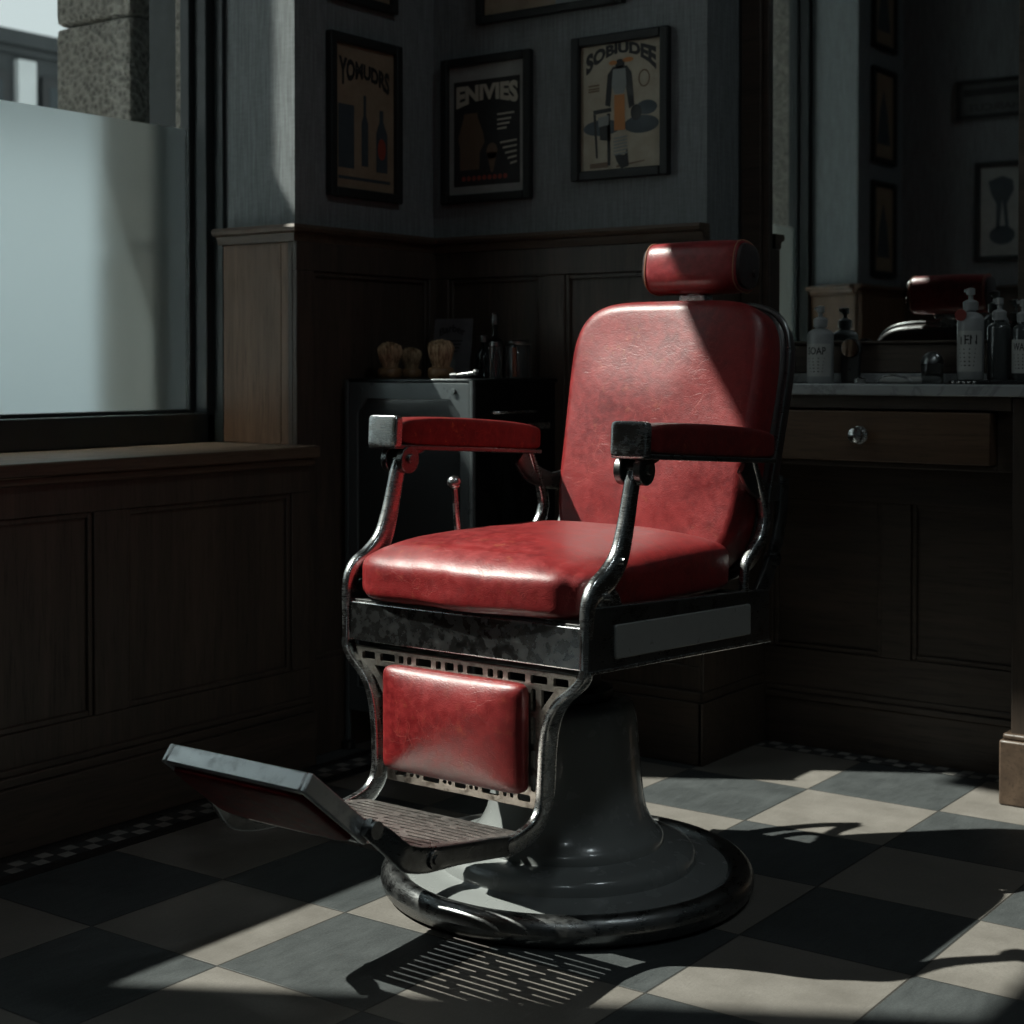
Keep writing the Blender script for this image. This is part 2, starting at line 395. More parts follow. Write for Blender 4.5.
# back wainscot
b=B(); M=Matrix.Translation((XL+.03,YB,0)); o_=XL+.03
panel_face(b,M,XA-o_,0,1.258,[(0,.235),(1.188,1.258)],[(0,.04),(-.164-o_,-.087-o_),(.262-o_,XA-o_)],.026)
struct(b.obj('trim_3','wood',bevel=.002))
b=B().box(XL+.03,XA+.012,YB-.042,YB-.026,0,.15); b.box(XL+.03,XA+.008,YB-.036,YB-.026,.15,.175); b.box(XA,XA+.014,YB-.042,YA,0,.15); b.box(XA,XA+.008,YB-.036,YA,.15,.175)
struct(b.obj('baseboard_back','woodh',bevel=.003))
# alcove side wainscot (faces +x) 
b=B().box(XA,XA+.008,YB-.026,YA,.175,1.258); struct(b.obj('trim_4','wood',bevel=.002))
# chair rail
def rail(b,M,L,z1=1.297,d=.05,m0=0,m1=0):
    pr=[(0,z1),(-d,z1),(-d-.004,z1-.008),(-d,z1-.016),(-d+.014,z1-.020),(-d+.018,z1-.034),(-.03,z1-.039),(0,z1-.039)]
    n=len(pr); vs=[(0-m0*(-p[0]),p[0],p[1]) for p in pr]+[(L+m1*(-p[0]),p[0],p[1]) for p in pr]
    b.add(vs,[tuple(range(n)),tuple(reversed(range(n,2*n)))]+[(i,n+i,n+(i+1)%n,(i+1)%n) for i in range(n)],M)
b=B(); rail(b,Matrix.Translation((XL,Y1-.005,0))@Matrix.Rotation(PI/2,4,'Z'),YB-Y1+.005,m0=1)
rail(b,Matrix.Translation((XL,YB,0)),XA-XL+.008)
rail(b,Matrix.Translation((-.764,Y1,0)),XL+.764,m1=1)
struct(b.obj('trim_5','woodwx',bevel=0))
# far reveal: timber panel below the rail, near reveal the same
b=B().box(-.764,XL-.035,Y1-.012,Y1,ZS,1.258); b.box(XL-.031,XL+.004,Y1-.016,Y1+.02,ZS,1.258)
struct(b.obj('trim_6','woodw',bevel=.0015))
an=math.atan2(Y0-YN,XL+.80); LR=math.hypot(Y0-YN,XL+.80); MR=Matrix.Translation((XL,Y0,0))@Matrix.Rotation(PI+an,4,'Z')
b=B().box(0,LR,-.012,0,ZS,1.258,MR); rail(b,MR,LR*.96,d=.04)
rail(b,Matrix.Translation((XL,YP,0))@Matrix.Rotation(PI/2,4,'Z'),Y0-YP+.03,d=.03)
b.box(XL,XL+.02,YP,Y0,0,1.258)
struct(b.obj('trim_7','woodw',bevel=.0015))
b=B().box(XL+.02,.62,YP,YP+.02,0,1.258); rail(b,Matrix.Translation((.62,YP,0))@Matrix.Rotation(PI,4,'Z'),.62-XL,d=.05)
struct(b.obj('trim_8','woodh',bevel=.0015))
# window sill board
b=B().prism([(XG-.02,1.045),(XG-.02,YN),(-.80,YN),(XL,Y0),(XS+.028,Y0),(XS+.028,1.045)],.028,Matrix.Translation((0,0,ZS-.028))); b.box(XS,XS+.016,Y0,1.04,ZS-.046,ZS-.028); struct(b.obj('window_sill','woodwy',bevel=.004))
# alcove wainscot (behind the vanity)
b=B(); M=Matrix.Translation((XA,YA,0)); s_=lambda x:x-XA
panel_face(b,M,3.2-XA,0,.885,[(0,.245),(.622,.885)],[(0,.03),(s_(.627),s_(.703)),(s_(1.02),s_(1.10)),(s_(1.5),s_(1.58)),(s_(2.1),s_(2.18)),(2.8,3.2-XA)],.022)
struct(b.obj('trim_9','woodh',bevel=.002))
b=B().box(XA+.014,3.2,YA-.030,YA-.022,0,.118); b.box(XA+.014,3.2,YA-.036,YA-.022,.118,.134); b.box(XA+.014,3.2,YA-.027,YA-.022,.134,.15)
struct(b.obj('baseboard_alcove','woodh',bevel=.003))
# mosaic borders set in the floor
b=B().box(-.403,-.341,-1.03,1.55,-.001,.0012); 
mo=b.obj('trim_10','mosaic',smooth=False); struct(mo)
b=B().box(XA+.02,3.2,1.845,1.845+.031*2-.031+.0,0,.0012)
b.v=[(x,y,z) for x,y,z in b.v]; 
b=B().box(XA+.02,3.2,.031*59,.031*61,-.001,.0012)
mo=b.obj('trim_11','mosaic',smooth=False); struct(mo)
b=B().box(-.440,-.403,-1.03,1.55,-.001,.001); b.box(-.341,-.3045,-1.03,1.55,-.001,.001); 
struct(b.obj('trim_12','black',smooth=False))

# window frame and glass
b=B()
b.box(XG-.03,-.80,Y1-.035,Y1,ZS,ZH); b.box(-.80,-.765,Y1-.012,Y1,ZS,ZH)
b.box(XG-.03,-.80,YN,YN+.035,ZS,ZH); b.box(-.80,-.765,YN,YN+.012,ZS,ZH)
b.box(XG-.03,-.80,YN,Y1,ZS,.838); b.box(XG-.03,-.80,YN,Y1,ZH-.07,ZH)
b.box(XG-.012,XG+.02,Y1-.05,Y1-.035,.838,ZH-.07); b.box(XG-.012,XG+.02,YN+.035,YN+.05,.838,ZH-.07)
b.box(XG-.012,XG+.02,YN+.05,Y1-.05,.838,.848)
w=struct(b.obj('window_1','wframe',bevel=.003))
b=B().box(XG-.003,XG+.003,YN+.04,Y1-.04,.84,ZH-.06); p=struct(b.obj('window_pane','glass',w,smooth=False))
zf=1.553
b=B().add([(XG+.005,YN+.045,.845),(XG+.005,Y1-.045,.845),(XG+.005,Y1-.045,zf),(XG+.005,YN+.045,zf)],[(0,1,2,3)])
p=b.obj('frosted_film','film',w,smooth=False); p['kind']='structure'; p['label']='frosted film on the lower half of the window'

# ------------------------------------------------------------------ street outside
b=B().box(-40,XO,-25,30,-.25,-.15); struct(b.obj('pavement',plain('grey_paving',(.50,.53,.54),.9,vs=3),smooth=False))
b=B()
for k in range(10):
    z0=-.15+k*.62-.43; b.pad((-1.325,1.30,z0+.31),(.153,.20,.307),40,16)
o=b.obj('stone_pillar','stone'); tag(o,'rough grey stone pillar with block joints outside the window','stone pillar')
b=B().box(-1.105,-.985,1.11,1.9,-.15,4.5); struct(b.obj('wall_recess',plain('dark_render_outside',(.06,.065,.066),.85),smooth=False))
b=B().box(-.985,XO,1.09,1.9,-.15,4.5); struct(b.obj('wall_outside','stone',bevel=.006))
b=B().box(-1.10,XO,-2.6,-1.03,-.15,4.5); struct(b.obj('wall_outside_near','stone',bevel=.006))
b=B().box(-1.9,-1.0,1.9,2.1,-.15,4.5); struct(b.obj('wall_porch',plain('dark_render',(.07,.072,.07),.9),smooth=False))
b=B().box(-2.28,-1.95,.272,.86,-.15,5.2); b.box(-2.33,-1.90,.18,.91,-.15,.25); b.box(-2.33,-1.92,.13,.91,2.95,3.32); b.box(-2.33,-1.92,-.08,.95,4.5,5.3)  # unseen column added to cut the sunbeam; bands and capital widen its shadow
o=b.obj('sun_blocker','stone',bevel=.01); tag(o,'added unseen stone column that cuts the sunbeam, nearest the rough pillar','column')
b=B().box(-2.28,-1.95,-2.3,-1.586,-.15,5.2); b.box(-2.33,-1.90,-2.35,-1.60,-.15,.25)  # second unseen column, added to bound the near edge of the beam
o=b.obj('sun_blocker','stone',bevel=.01); tag(o,'added unseen stone column that cuts the sunbeam, farther from the rough pillar','column')
# building across the street
t=thing('street_building','dark roofed building with white piers across the street','building',(-12,9,-.15))
dk=plain('dark_cladding',(.035,.04,.042),.7,vs=2); wh=plain('white_render',(.62,.64,.64),.7,vs=3); wg=plain('dark_window_glass',(.025,.035,.04),.12,vs=2)
b=B().box(-6,0,-14,10,3.1,4.42); b.obj('wall',dk,t,smooth=False)
b=B().box(-6,.02,-14,10,0,3.1); b.obj('ground_floor_front',plain('film_brightening_render',(.66,.69,.70),.8,vs=2),t,smooth=False)  # pale front put in to brighten what shows through the frosted film
b=B().box(-6.2,.12,-14.2,10.2,4.50,4.66); b.box(-6.1,.06,-14.1,10.1,4.42,4.50); b.obj('roof',dk,t,bevel=.02)
for k in range(-10,8):
    y=k*1.06-.15
    b=B().box(0,.08,y,y+.23,0,4.36); b.obj('pier',wh,t,smooth=False)
    b=B().box(0,.05,y+.33,y+.97,3.2,4.22); wf=b.obj('window','black',t,smooth=False)
    b=B().box(.05,.055,y+.42,y+.88,3.3,4.12); b.obj('pane',wg,wf,smooth=False)

# ------------------------------------------------------------------ barber chair
A=math.radians(1.24)
CH=thing('barber_chair','vintage barber chair with worn red leather and chrome frame','barber chair',(.537,.654,0),-A)
def cp(name,bb,mat,parent=CH,label=None,**k):
    o=bb.obj(name,mat,parent,**k)
    if label: o['label']=label
    return o
# base
b=B()
prof=[(.318+.024*math.cos(a)*1.0,.027+.027*math.sin(a)) for a in [2*PI*i/20 for i in range(21)]]
b.lathe(prof,96,capb=False,capt=False); cp('base_ring',b,'dchrome',label='dark chrome ring round the base')
b=B().lathe([(.300,.002),(.300,.034),(.294,.044),(.262,.050),(.242,.052),(.237,.055),(.236,.068),(.230,.078),(.218,.083),(.186,.087),(.178,.089),(.177,.101),(.171,.108),(.165,.112),(.156,.126),(.147,.145),(.141,.175),(.137,.215),(.133,.26),(.129,.305),(.126,.33),(.120,.342),(.108,.348),(.07,.350)],96)
cp('pedestal',b,'enamel',label='grey enamelled bell shaped pedestal')
b=B().lathe([(.075,.345),(.085,.352),(.085,.368),(.062,.374),(.060,.44)],40); cp('piston',b,'blackm')
b=B().box(-.12,.12,-.14,.16,.425,.462); b.box(-.235,.235,-.285,.26,.455,.475); cp('seat_bracket',b,'blackm',bevel=.006)
# seat frame
b=B().box(-.249,.249,-.318,-.296,.472,.541); cp('front_bar',b,'brushed',bevel=.003,seg=3,label='scuffed chrome front bar below the seat')
b=B().box(-.249,.249,-.314,-.300,.541,.545); cp('seat_bead',b,'dchrome',bevel=.001)
b=B().box(-.235,.235,.262,.28,.44,.53); cp('rear_rail',b,'dchrome',bevel=.001)
for s in (1,-1):
    nm='side_apron'
    b=B(); M=Matrix(((0,0,1,.248 if s>0 else -.264),(1,0,0,0),(0,1,0,0),(0,0,0,1)))
    b.prism([(-.318,.470),(.288,.440),(.288,.535),(.25,.540),(-.318,.574)],.016,M)
    ap=cp(nm,b,'dchrome',bevel=.003)
    b=B(); M2=Matrix(((0,0,1,.262 if s>0 else -.268),(1,0,0,0),(0,1,0,0),(0,0,0,1)))
    b.prism([(-.240,.482),(.205,.462),(.208,.466),(.208,.515),(.204,.519),(-.240,.538),(-.244,.534),(-.244,.486)],.006,M2)
    o=cp('inlay_panel',b,'panelen',ap,bevel=.002,label='pale grey enamel panel in the side apron')
    b=B().sweep([(s*.262,-.316,.470),(s*.262,0,.455),(s*.262,.288,.440)],.010,.006,n=10)
    cp('edge_bead',b,'chrome',ap)
    # front arm upright
    b=B().sweep([(s*.256,-.172,.785),(s*.256,-.184,.745),(s*.256,-.198,.695),(s*.256,-.218,.645),(s*.256,-.250,.615),(s*.256,-.290,.596),(s*.256,-.308,.57),(s*.256,-.310,.52),(s*.255,-.310,.468)],
        [.022,.020,.020,.022,.024,.022,.018,.016,.016],[.028,.032,.036,.042,.044,.038,.030,.026,.026],n=20,pw=3)
    up=cp('arm_upright',b,'chrome')
    b=B(); b.sweep([(s*.256,-.270,.592),(s*.256,-.245,.572),(s*.256,-.235,.556)],.014,.05,n=12); 
    b.cyl((s*.256,-.225,.640),(s*(.256+.017),-.225,.640),.006); b.cyl((s*.256,-.262,.585),(s*(.256+.017),-.262,.585),.005)
    cp('gusset',b,'chrome',up)
    b=B()
    b.cyl((s*.230,-.172,.784),(s*.244,-.172,.784),.025,28); b.cyl((s*.268,-.172,.784),(s*.282,-.172,.784),.025,28); b.cyl((s*.224,-.172,.786),(s*.288,-.172,.786),.009,16)
    b.sweep([(s*.256,-.172,.786),(s*.256,-.155,.795),(s*.256,-.12,.806)],.034,.022,n=12)
    cp('arm_knuckle',b,'dchrome',bevel=.002)
    # front S-shaped leg frame down to the footplate
    b=B().sweep([(s*.256,-.312,.475),(s*.252,-.312,.458),(s*.236,-.312,.440),(s*.207,-.312,.415),(s*.189,-.312,.382),(s*.181,-.312,.34),(s*.178,-.312,.29),(s*.177,-.316,.252),(s*.177,-.332,.226),(s*.177,-.362,.210),(s*.177,-.42,.202)],
        .015,[.022,.028,.034,.038,.040,.040,.040,.038,.034,.032,.030],n=20,pw=5)
    cp('leg_frame',b,'chrome')
    # rear arm support
    b=B().sweep([(s*.256,.225,.785),(s*.256,.246,.752),(s*.256,.272,.705),(s*.256,.280,.668),(s*.256,.262,.632),(s*.256,.225,.606),(s*.256,.205,.585),(s*.256,.200,.53)],
        [.022,.018,.018,.02,.02,.018,.016,.016],[.012,.018,.022,.026,.026,.022,.018,.02],n=16,pw=3)
    cp('rear_arm_support',b,'chrome')
    b=B().sweep([(s*.256,.20,.776),(s*.256,.235,.740),(s*.250,.30,.718),(s*.244,.37,.722)],.012,[.05,.045,.035,.05],n=14)
    b.sweep([(s*.25,.372,.74),(s*.25,.355,.65),(s*.25,.315,.575),(s*.25,.27,.52)],.012,[.03,.035,.04,.05],n=14); b.cyl((s*.24,.318,.59),(s*.266,.318,.59),.012)
    cp('recline_bracket',b,'dchrome')
    # armrest
    MA=Matrix.Translation((s*.267,.022,.821))@Matrix.Rotation(-math.atan(.030/.475),4,'X')
    def dome(x,y,z):
        k=max(0,1-(abs(y)/.245)**2.4); 
        return (x*(1-.10*max(0,(abs(y)-.2)/.045) if abs(y)>.2 else x/x*1 if x else 1) if False else x, y, z+(.010*k-.004 if z>0 else 0))
    b=B().pad((0,.012,.002),(.033,.222,.026),7,26,dome,MA); ar=cp('armrest',b,'red2' )
    b=B().pad((0,-.222,.001),(.0345,.010,.030),9,14,None,MA); cp('end_cap',b,'chrome',ar,label='chrome cap on the front of the armrest')
    b=B().box(-.033,.033,-.230,.226,-.0305,-.0215,MA); cp('arm_plate',b,'dchrome',ar,bevel=.002)
# reclining lever on the far side
b=B().cyl((-.282,.047,.47),(-.275,.012,.722),.007,14,.006); lv=cp('recline_lever',b,'chrome')
b=B().ball((-.274,.009,.730),.014,24); cp('lever_ball',b,'chrome',lv)
# seat cushion
def seatfn(x,y,z):
    if z<0: z=-.052*abs(z/.052)**.55
    u=x/.238; v=(y+.0)/.26
    if z>0:
        z+= .022*(1-u*u)*(1-min(1,abs(v))**3)+.002
        z-= .018*max(0,-v-.55)**1.2
        z+= .0008*math.sin(26*u+3*v)*max(0,-v)*(1-abs(u))
    n_=noise.noise(Vector((x*9,y*9,z*14)))
    k=.003*n_
    if v<-.8: y-= .014*(1-u*u)
    # pinched pleats at the front corners
    d=abs(abs(u)-.93); 
    if v<-.55: 
        q=math.exp(-(d/.05)**2)*.007; y+=q
    return (x,y+k,z+k)
b=B().pad((0,-.058,.591),(.248,.268,.052),9,60,seatfn,None,2,4.2); cp('seat_cushion',b,'red')
def pipe(bb,pts,r): return bb.sweep(pts,2*r,2*r,side=(.3,.5,.8),n=8,pw=2,res=5)
# backrest
th=math.radians(13.4)
MBk=Matrix.Translation((.034,.302,.816))@Matrix.Rotation(-th,4,'X')
def backfn(x,y,z):
    t=z/.27
    x*= .955+.045*max(-1,min(1,t*1.2))+ (.0)
    if y<0: y-= .020*(1-(x/.23)**2)*(1-t*t) ; 
    return (x,y+.004*noise.noise(Vector((x*8,z*8,2))),z)
def rpad(c,hd,pwxz,pwy,res,fn,M):
    """slab whose face outline is a superellipse of power pwxz and whose edge roll is pwy"""
    bb=B(); vs=[];fs=[]; N=96; K=12; J=10
    def out(a,k):
        ca,sa=math.cos(a),math.sin(a); return (math.copysign(abs(ca)**(2/pwxz),ca)*k,math.copysign(abs(sa)**(2/pwxz),sa)*k)
    rings=[]
    for side in (-1,1):
        seq=[(k/K*.90,1.0) for k in range(1,K+1)]+[( .90+.10*math.sin(PI/2*j/J), math.cos(PI/2*j/J)*.55+.45) for j in range(1,J+1)]
        if side==1: seq=list(reversed(seq))
        for k,d in seq: rings.append((k,side*d))
    vs.append((0,-1*hd[1],0))
    for k,d in rings:
        for i in range(N):
            x,z=out(2*PI*i/N+.0001,k); vs.append((x*hd[0],d*hd[1],z*hd[2]))
    vs.append((0,hd[1],0)); 
    for i in range(N): fs.append((0,1+i,1+(i+1)%N))
    for r in range(len(rings)-1):
        for i in range(N):
            j=(i+1)%N; fs.append((1+r*N+i,1+r*N+j,1+(r+1)*N+j,1+(r+1)*N+i))
    last=len(vs)-1
    for i in range(N): fs.append((last,1+(len(rings)-1)*N+(i+1)%N,1+(len(rings)-1)*N+i))
    vs=[fn(*p) if fn else p for p in vs]
    bb.add([(p[0]+c[0],p[1]+c[1],p[2]+c[2]) for p in vs],fs,M); return bb
cp('backrest_cushion',rpad((0,-.020,0),(.227,.042,.266),5.2,2,22,backfn,MBk),'red')
def backfn2(x,y,z):
    t=z/.27; return (x*(.955+.045*max(-1,min(1,t*1.2))),y,z)
bs=cp('backrest_shell',rpad((0,.042,0),(.232,.030,.272),5.2,2,22,backfn2,MBk),'blackleather')
ring=[]; 
for i in range(65):
    a=2*PI*i/64+.0001; ca,sa=math.cos(a),math.sin(a)
    x=math.copysign(abs(ca)**(2/5.2),ca)*.235; z=math.copysign(abs(sa)**(2/5.2),sa)*.275
    ring.append(MBk@Vector((x*(.955+.045*max(-1,min(1,z/.27*1.2))),.024,z)))
b=B().sweep(ring,.010,.010,side=(0,1,0),n=8,pw=3,res=2); cp('edge_trim',b,'dchrome',bs)
# headrest
MH=Matrix.Translation((.038,.415,1.154))@Matrix.Rotation(math.radians(-8),4,'X')
def headfn(x,y,z):
    return (x,y-.006*(1-(x/.105)**2)*(y<0),z)
b=B(); vs=[];fs=[];N=48
def hsec(a,k):
    ca,sa=math.cos(a),math.sin(a); return (math.copysign(abs(ca)**(2/2.7),ca)*.049*k,math.copysign(abs(sa)**(2/2.7),sa)*.052*k)
xs=[-.106,-.105,-.100,-.09]+[-.08+.16*i/12 for i in range(13)]+[.09,.100,.105,.106]
ks=[.86,.93,.975,.99]+[1.0+.03*(1-((i-6)/6)**2) for i in range(13)]+[.99,.975,.93,.86]
for x,k in zip(xs,ks):
    for i in range(N):
        y,z=hsec(2*PI*i/N,k); vs.append((x,y,z))
for r in range(len(xs)-1):
    for i in range(N):
        j=(i+1)%N; fs.append((r*N+i,r*N+j,(r+1)*N+j,(r+1)*N+i))
fs.append(tuple(range(N))); fs.append(tuple(range((len(xs)-1)*N,len(xs)*N)))
b.add(vs,fs,MH); hr=cp('headrest',b,'oxblood')
for s in (-1,1):
    b=B(); n=40; sec=lambda k:[hsec(2*PI*i/n,k) for i in range(n)]
    vs=[(s*.106,y,z) for y,z in sec(.88)]+[(s*.112,y,z) for y,z in sec(.84)]+[(s*.116,y,z) for y,z in sec(.6)]
    fs=[(i,(i+1)%n,n+(i+1)%n,n+i) for i in range(n)]+[(n+i,n+(i+1)%n,2*n+(i+1)%n,2*n+i) for i in range(n)]+[tuple(range(2*n,3*n))]
    b.add(vs,fs,MH); b.cyl(MH@Vector((s*.112,.014,-.012)),MH@Vector((s*.122,.014,-.012)),.008); cp('side_cap',b,'blackleather',hr)
    b=B(); pts=[MH@Vector((s*.1015,y*1.006,z*1.006)) for y,z in [hsec(2*PI*i/40,.985) for i in range(41)]]
    b.sweep(pts,.0026,.0026,side=(1,0,0),n=6,pw=2,res=1); cp('seam',b,'stitch',hr,label='tan stitched seam')
b=B().box(.012,.046,.405,.425,1.02,1.125); b.box(-.002,.058,.398,.432,1.085,1.10); cp('headrest_post',b,'chrome',bevel=.002)
# calf panel
holes=[]
def hz(x0,x1,z0,z1,r=.003): holes.append(rrect(x0,x1,z0,z1,r,2))
zt0,zt1=.4405,.4545
for x0,x1 in ((-.222,-.192),(-.180,-.146),(-.137,-.126),(-.118,-.108),(-.098,-.064),(-.054,-.042),(-.034,-.014),(-.006,.006),(.014,.048),(.058,.070),(.078,.090),(.100,.136),(.146,.180),(.192,.222)): hz(x0,x1,zt0,zt1)
for s in (-1,1):
    for z0,z1 in ((.395,.432),(.340,.386),(.300,.331),(.264,.291)): 
        q=sorted((s*.147,s*.157)); hz(q[0],q[1],z0,z1)
    tri=[(s*.168,.432),(s*.168,.400),(s*.193,.432)]; holes.append(tri)
for x0,x1 in ((-.146,-.120),(-.082,-.046),(-.012,.012),(.046,.082),(.120,.146)): hz(x0,x1,.246,.257)
for x in (-.108,-.094,-.034,-.023,.023,.034,.094,.108): holes.append(circ(x,.2515,.0042,10))
outl=[(-.164,.236),(.164,.236),(.166,.345),(.174,.385),(.192,.412),(.222,.434),(.236,.446),(.237,.462),(-.237,.462),(-.236,.446),(-.222,.434),(-.192,.412),(-.174,.385),(-.166,.345)]
b=B(); Mx=Matrix(((1,0,0,0),(0,0,1,-.312),(0,1,0,0),(0,0,0,1)))
b.plate(outl,holes,.007,Mx); cpn=cp('calf_panel',b,'iron',smooth=False,label='pierced tarnished metal panel below the seat')
def calffn(x,y,z):
    if y<0: y-=.010*(1-(x/.146)**2)*(1-(z/.088)**2)
    return (x,y,z)
b=B().pad((.0,-.330,.352),(.151,.026,.090),16,40,calffn,None,1,3.2); cp('calf_cushion',b,'red',cpn)
# footplate with slots
holes=[]
for k in range(13):
    y=-.385-k*.0203; off=(k%2)*.02
    segs=[(-.15,-.05+off),(-.035+off,.07-off),(.085-off,.15)] if k%3 else [(-.15,.02+off),(.035+off,.15)]
    for a,c in segs: holes.append(rrect(a,c,y-.0034,y+.0034,.0032,3))
zf_=lambda y:.214+( -y-.36)*.03
b=B(); Ms=Matrix(((1,0,0,0),(0,1,0,0),(0,-.14,1,.153),(0,0,0,1)))
b.plate([(-.170,-.652),(.170,-.652),(.170,-.362),(-.170,-.362)],holes,.008,Ms); fp=cp('footplate',b,'plate',smooth=False,label='slotted tarnished metal footplate')
for s in (-1,1):
    b=B().sweep([(s*.177,-.405,.203),(s*.177,-.46,.212),(s*.177,-.54,.223),(s*.177,-.61,.232),(s*.177,-.650,.243),(s*.177,-.672,.258),(s*.169,-.694,.280),(s*.160,-.722,.304)],.012,[.030,.032,.032,.038,.04,.036,.034,.026],n=18,pw=5)
    b.cyl((s*.18,-.600,.231),(s*.187,-.600,.231),.014); b.cyl((s*.18,-.600,.231),(s*.190,-.600,.231),.007); b.cyl((s*.150,-.712,.298),(s*.172,-.712,.298),.013)
    cp('footplate_rail',b,'dchrome',fp)
# flip-up foot panel
u=Vector((0,-.150,.158)); LN=u.length; u.normalize(); nd=Vector((0,-u.z,u.y)) # nd: downward/forward normal
nd=Vector((0,-.633,-.774)); u=Vector((0,-.774,.633)); 
Hp=Vector((.006,-.696,.297)); X_=Vector((1,0,0))
def FM():
    M=Matrix.Identity(4)
    for r in range(3): M[r][0]=X_[r]; M[r][1]=u[r]; M[r][2]=nd[r]; M[r][3]=Hp[r]
    return M
MF=FM(); LF=.162
b=B(); b.box(-.146,-.136,0,LF,0,.030,MF); b.box(.136,.146,0,LF,0,.030,MF); b.box(-.136,.136,LF-.012,LF,0,.030,MF); b.box(-.136,.136,0,.012,0,.030,MF); b.box(-.136,.136,.012,LF-.012,0,.006,MF)
ff=cp('flip_footrest',b,'litchrome',bevel=.003,label='chrome framed foot panel tilted up')
b=B().pad((0,LF/2,.022),(.136,LF/2-.010,.016),9,22,None,MF); cp('foot_cushion',b,'under',ff,label='dark red leather underside of the foot panel')

# ------------------------------------------------------------------ vanity
t=thing('vanity','dark oak vanity with grey marble top and one drawer','vanity',(.65,1.79,0))
def vb(): return B()
def L_(bb): bb.v=[(x-.65,y-1.79,z) for x,y,z in bb.v]; return bb
b=L_(B().box(XA+.010,2.3,1.645,YA-.024,.889,.916)); b.obj('marble_top','marble',t,bevel=.004,seg=3)
b=L_(B().box(XA+.012,1.02,1.668,1.90,.858,.889)); b.box(*(XA+.012-.65,.33-.65),1.668-1.79,1.90-1.79,.722,.858); L0=B()
L0.box(.978,1.02,1.70,1.90,.722,.858); L0.box(.33,.978,1.70,1.90,.722,.734); L_(L0); b.v+=L0.v; n0=len(b.v)-len(L0.v); b.f+=[tuple(i+n0 for i in f) for f in L0.f]
b.obj('drawer_case','woodh',t,bevel=.002)
b=L_(B().box(.333,.976,1.660,1.88,.737,.853)); dr=b.obj('drawer','drawer',t,bevel=.003)
b=B(); pr=[(.020,0),(.021,.004),(.010,.007),(.008,.016),(.016,.020),(.019,.026),(.016,.032),(.006,.036),(.001,.037)]
b.lathe(pr,28,M=Matrix.Translation((.673-.65,1.660-1.79,.798))@Matrix.Rotation(PI/2,4,'X')); 
for k in range(12):
    a=2*PI*k/12; b.ball((.023+.017*math.cos(a),1.660-1.79-.005,.798+.017*math.sin(a)),.004,10)
b.obj('knob','chrome',dr)
b=L_(B().box(1.022,1.16,1.668,1.88,.15,.889)); b.obj('leg','wood',t,bevel=.004)
b=L_(B().box(1.002,1.18,1.650,1.88,0,.142)); L0=B().box(1.008,1.172,1.656,1.88,.142,.156); L_(L0); n0=len(b.v); b.v+=L0.v; b.f+=[tuple(i+n0 for i in f) for f in L0.f]
b.obj('plinth','woodwy',t,bevel=.005)

# mirror
t=thing('wall_mirror','large dark oak framed mirror above the marble counter','mirror',(.68,YA,.94))
def Lm(bb): bb.v=[(x-.68,y-YA,z-.94) for x,y,z in bb.v]; return bb
b=B().box(.318,.372,1.752,1.90,.9165,2.75); b.box(.372,.388,1.762,1.90,1.016,2.66); b.box(1.0,1.05,1.765,1.90,.9165,2.75); b.box(.372,1.0,1.765,1.90,.940,1.008); b.box(.372,1.0,1.757,1.90,1.008,1.016); b.box(.372,1.0,1.765,1.90,2.66,2.75)
Lm(b).obj('mirror_frame','woodh',t,bevel=.003)
mir,tt,oo=nt('mirror_silver'); g=G(tt); bsdf(g,oo,Base_Color=g.mix(g.noise(g.coord(),2,3),(.60,.63,.63),(.66,.69,.69)),Metallic=1.,Roughness=.015)
b=B().box(.380,1.008,1.775,1.783,1.010,2.665); Lm(b).obj('mirror_glass',mir,t,smooth=False)
b=B().box(.374,.998,1.762,1.772,.917,.939); o=b.obj('trim_13','marble',bevel=.002); struct(o)

# ------------------------------------------------------------------ posters
inkd=plain('poster_black_ink',(.018,.018,.018),.6); inkb=plain('poster_blue_grey_ink',(.05,.065,.075),.6); inko=plain('poster_orange_ink',(.42,.16,.04),.6)
inkg=plain('poster_grey_ink',(.22,.23,.22),.6); inkc=plain('poster_cream_ink',(.50,.46,.37),.6); inkr=plain('poster_red_ink',(.28,.05,.03),.6); inkn=plain('poster_brown_ink',(.14,.09,.055),.6)
def frame(name,label,w,h,loc,rotz,fw=.022,pap=None,mat_=None,cat='poster',d=.022):
    t=thing(name,label,cat,loc,rotz)
    b=B()
    for x0,x1,z0,z1 in ((-w/2,-w/2+fw,-h/2,h/2),(w/2-fw,w/2,-h/2,h/2),(-w/2+fw,w/2-fw,-h/2,-h/2+fw),(-w/2+fw,w/2-fw,h/2-fw,h/2)): b.box(x0,x1,-d,-.001,z0,z1)
    b.obj('frame','frame',t,bevel=.004,seg=3)
    b=B().box(-w/2+fw*.8,w/2-fw*.8,-.008,-.002,-h/2+fw*.8,h/2-fw*.8); b.obj('print',pap,t,smooth=False)
    return t
YI=-.0086; YI2=-.0090; YI3=-.0094; YI4=-.0098
cream=paper('aged_cream_paper',(.30,.25,.18),(.44,.39,.30)); brown=paper('aged_brown_paper',(.22,.155,.10),(.32,.24,.165)); greyp=paper('grey_paper',(.26,.26,.245),(.36,.36,.34))
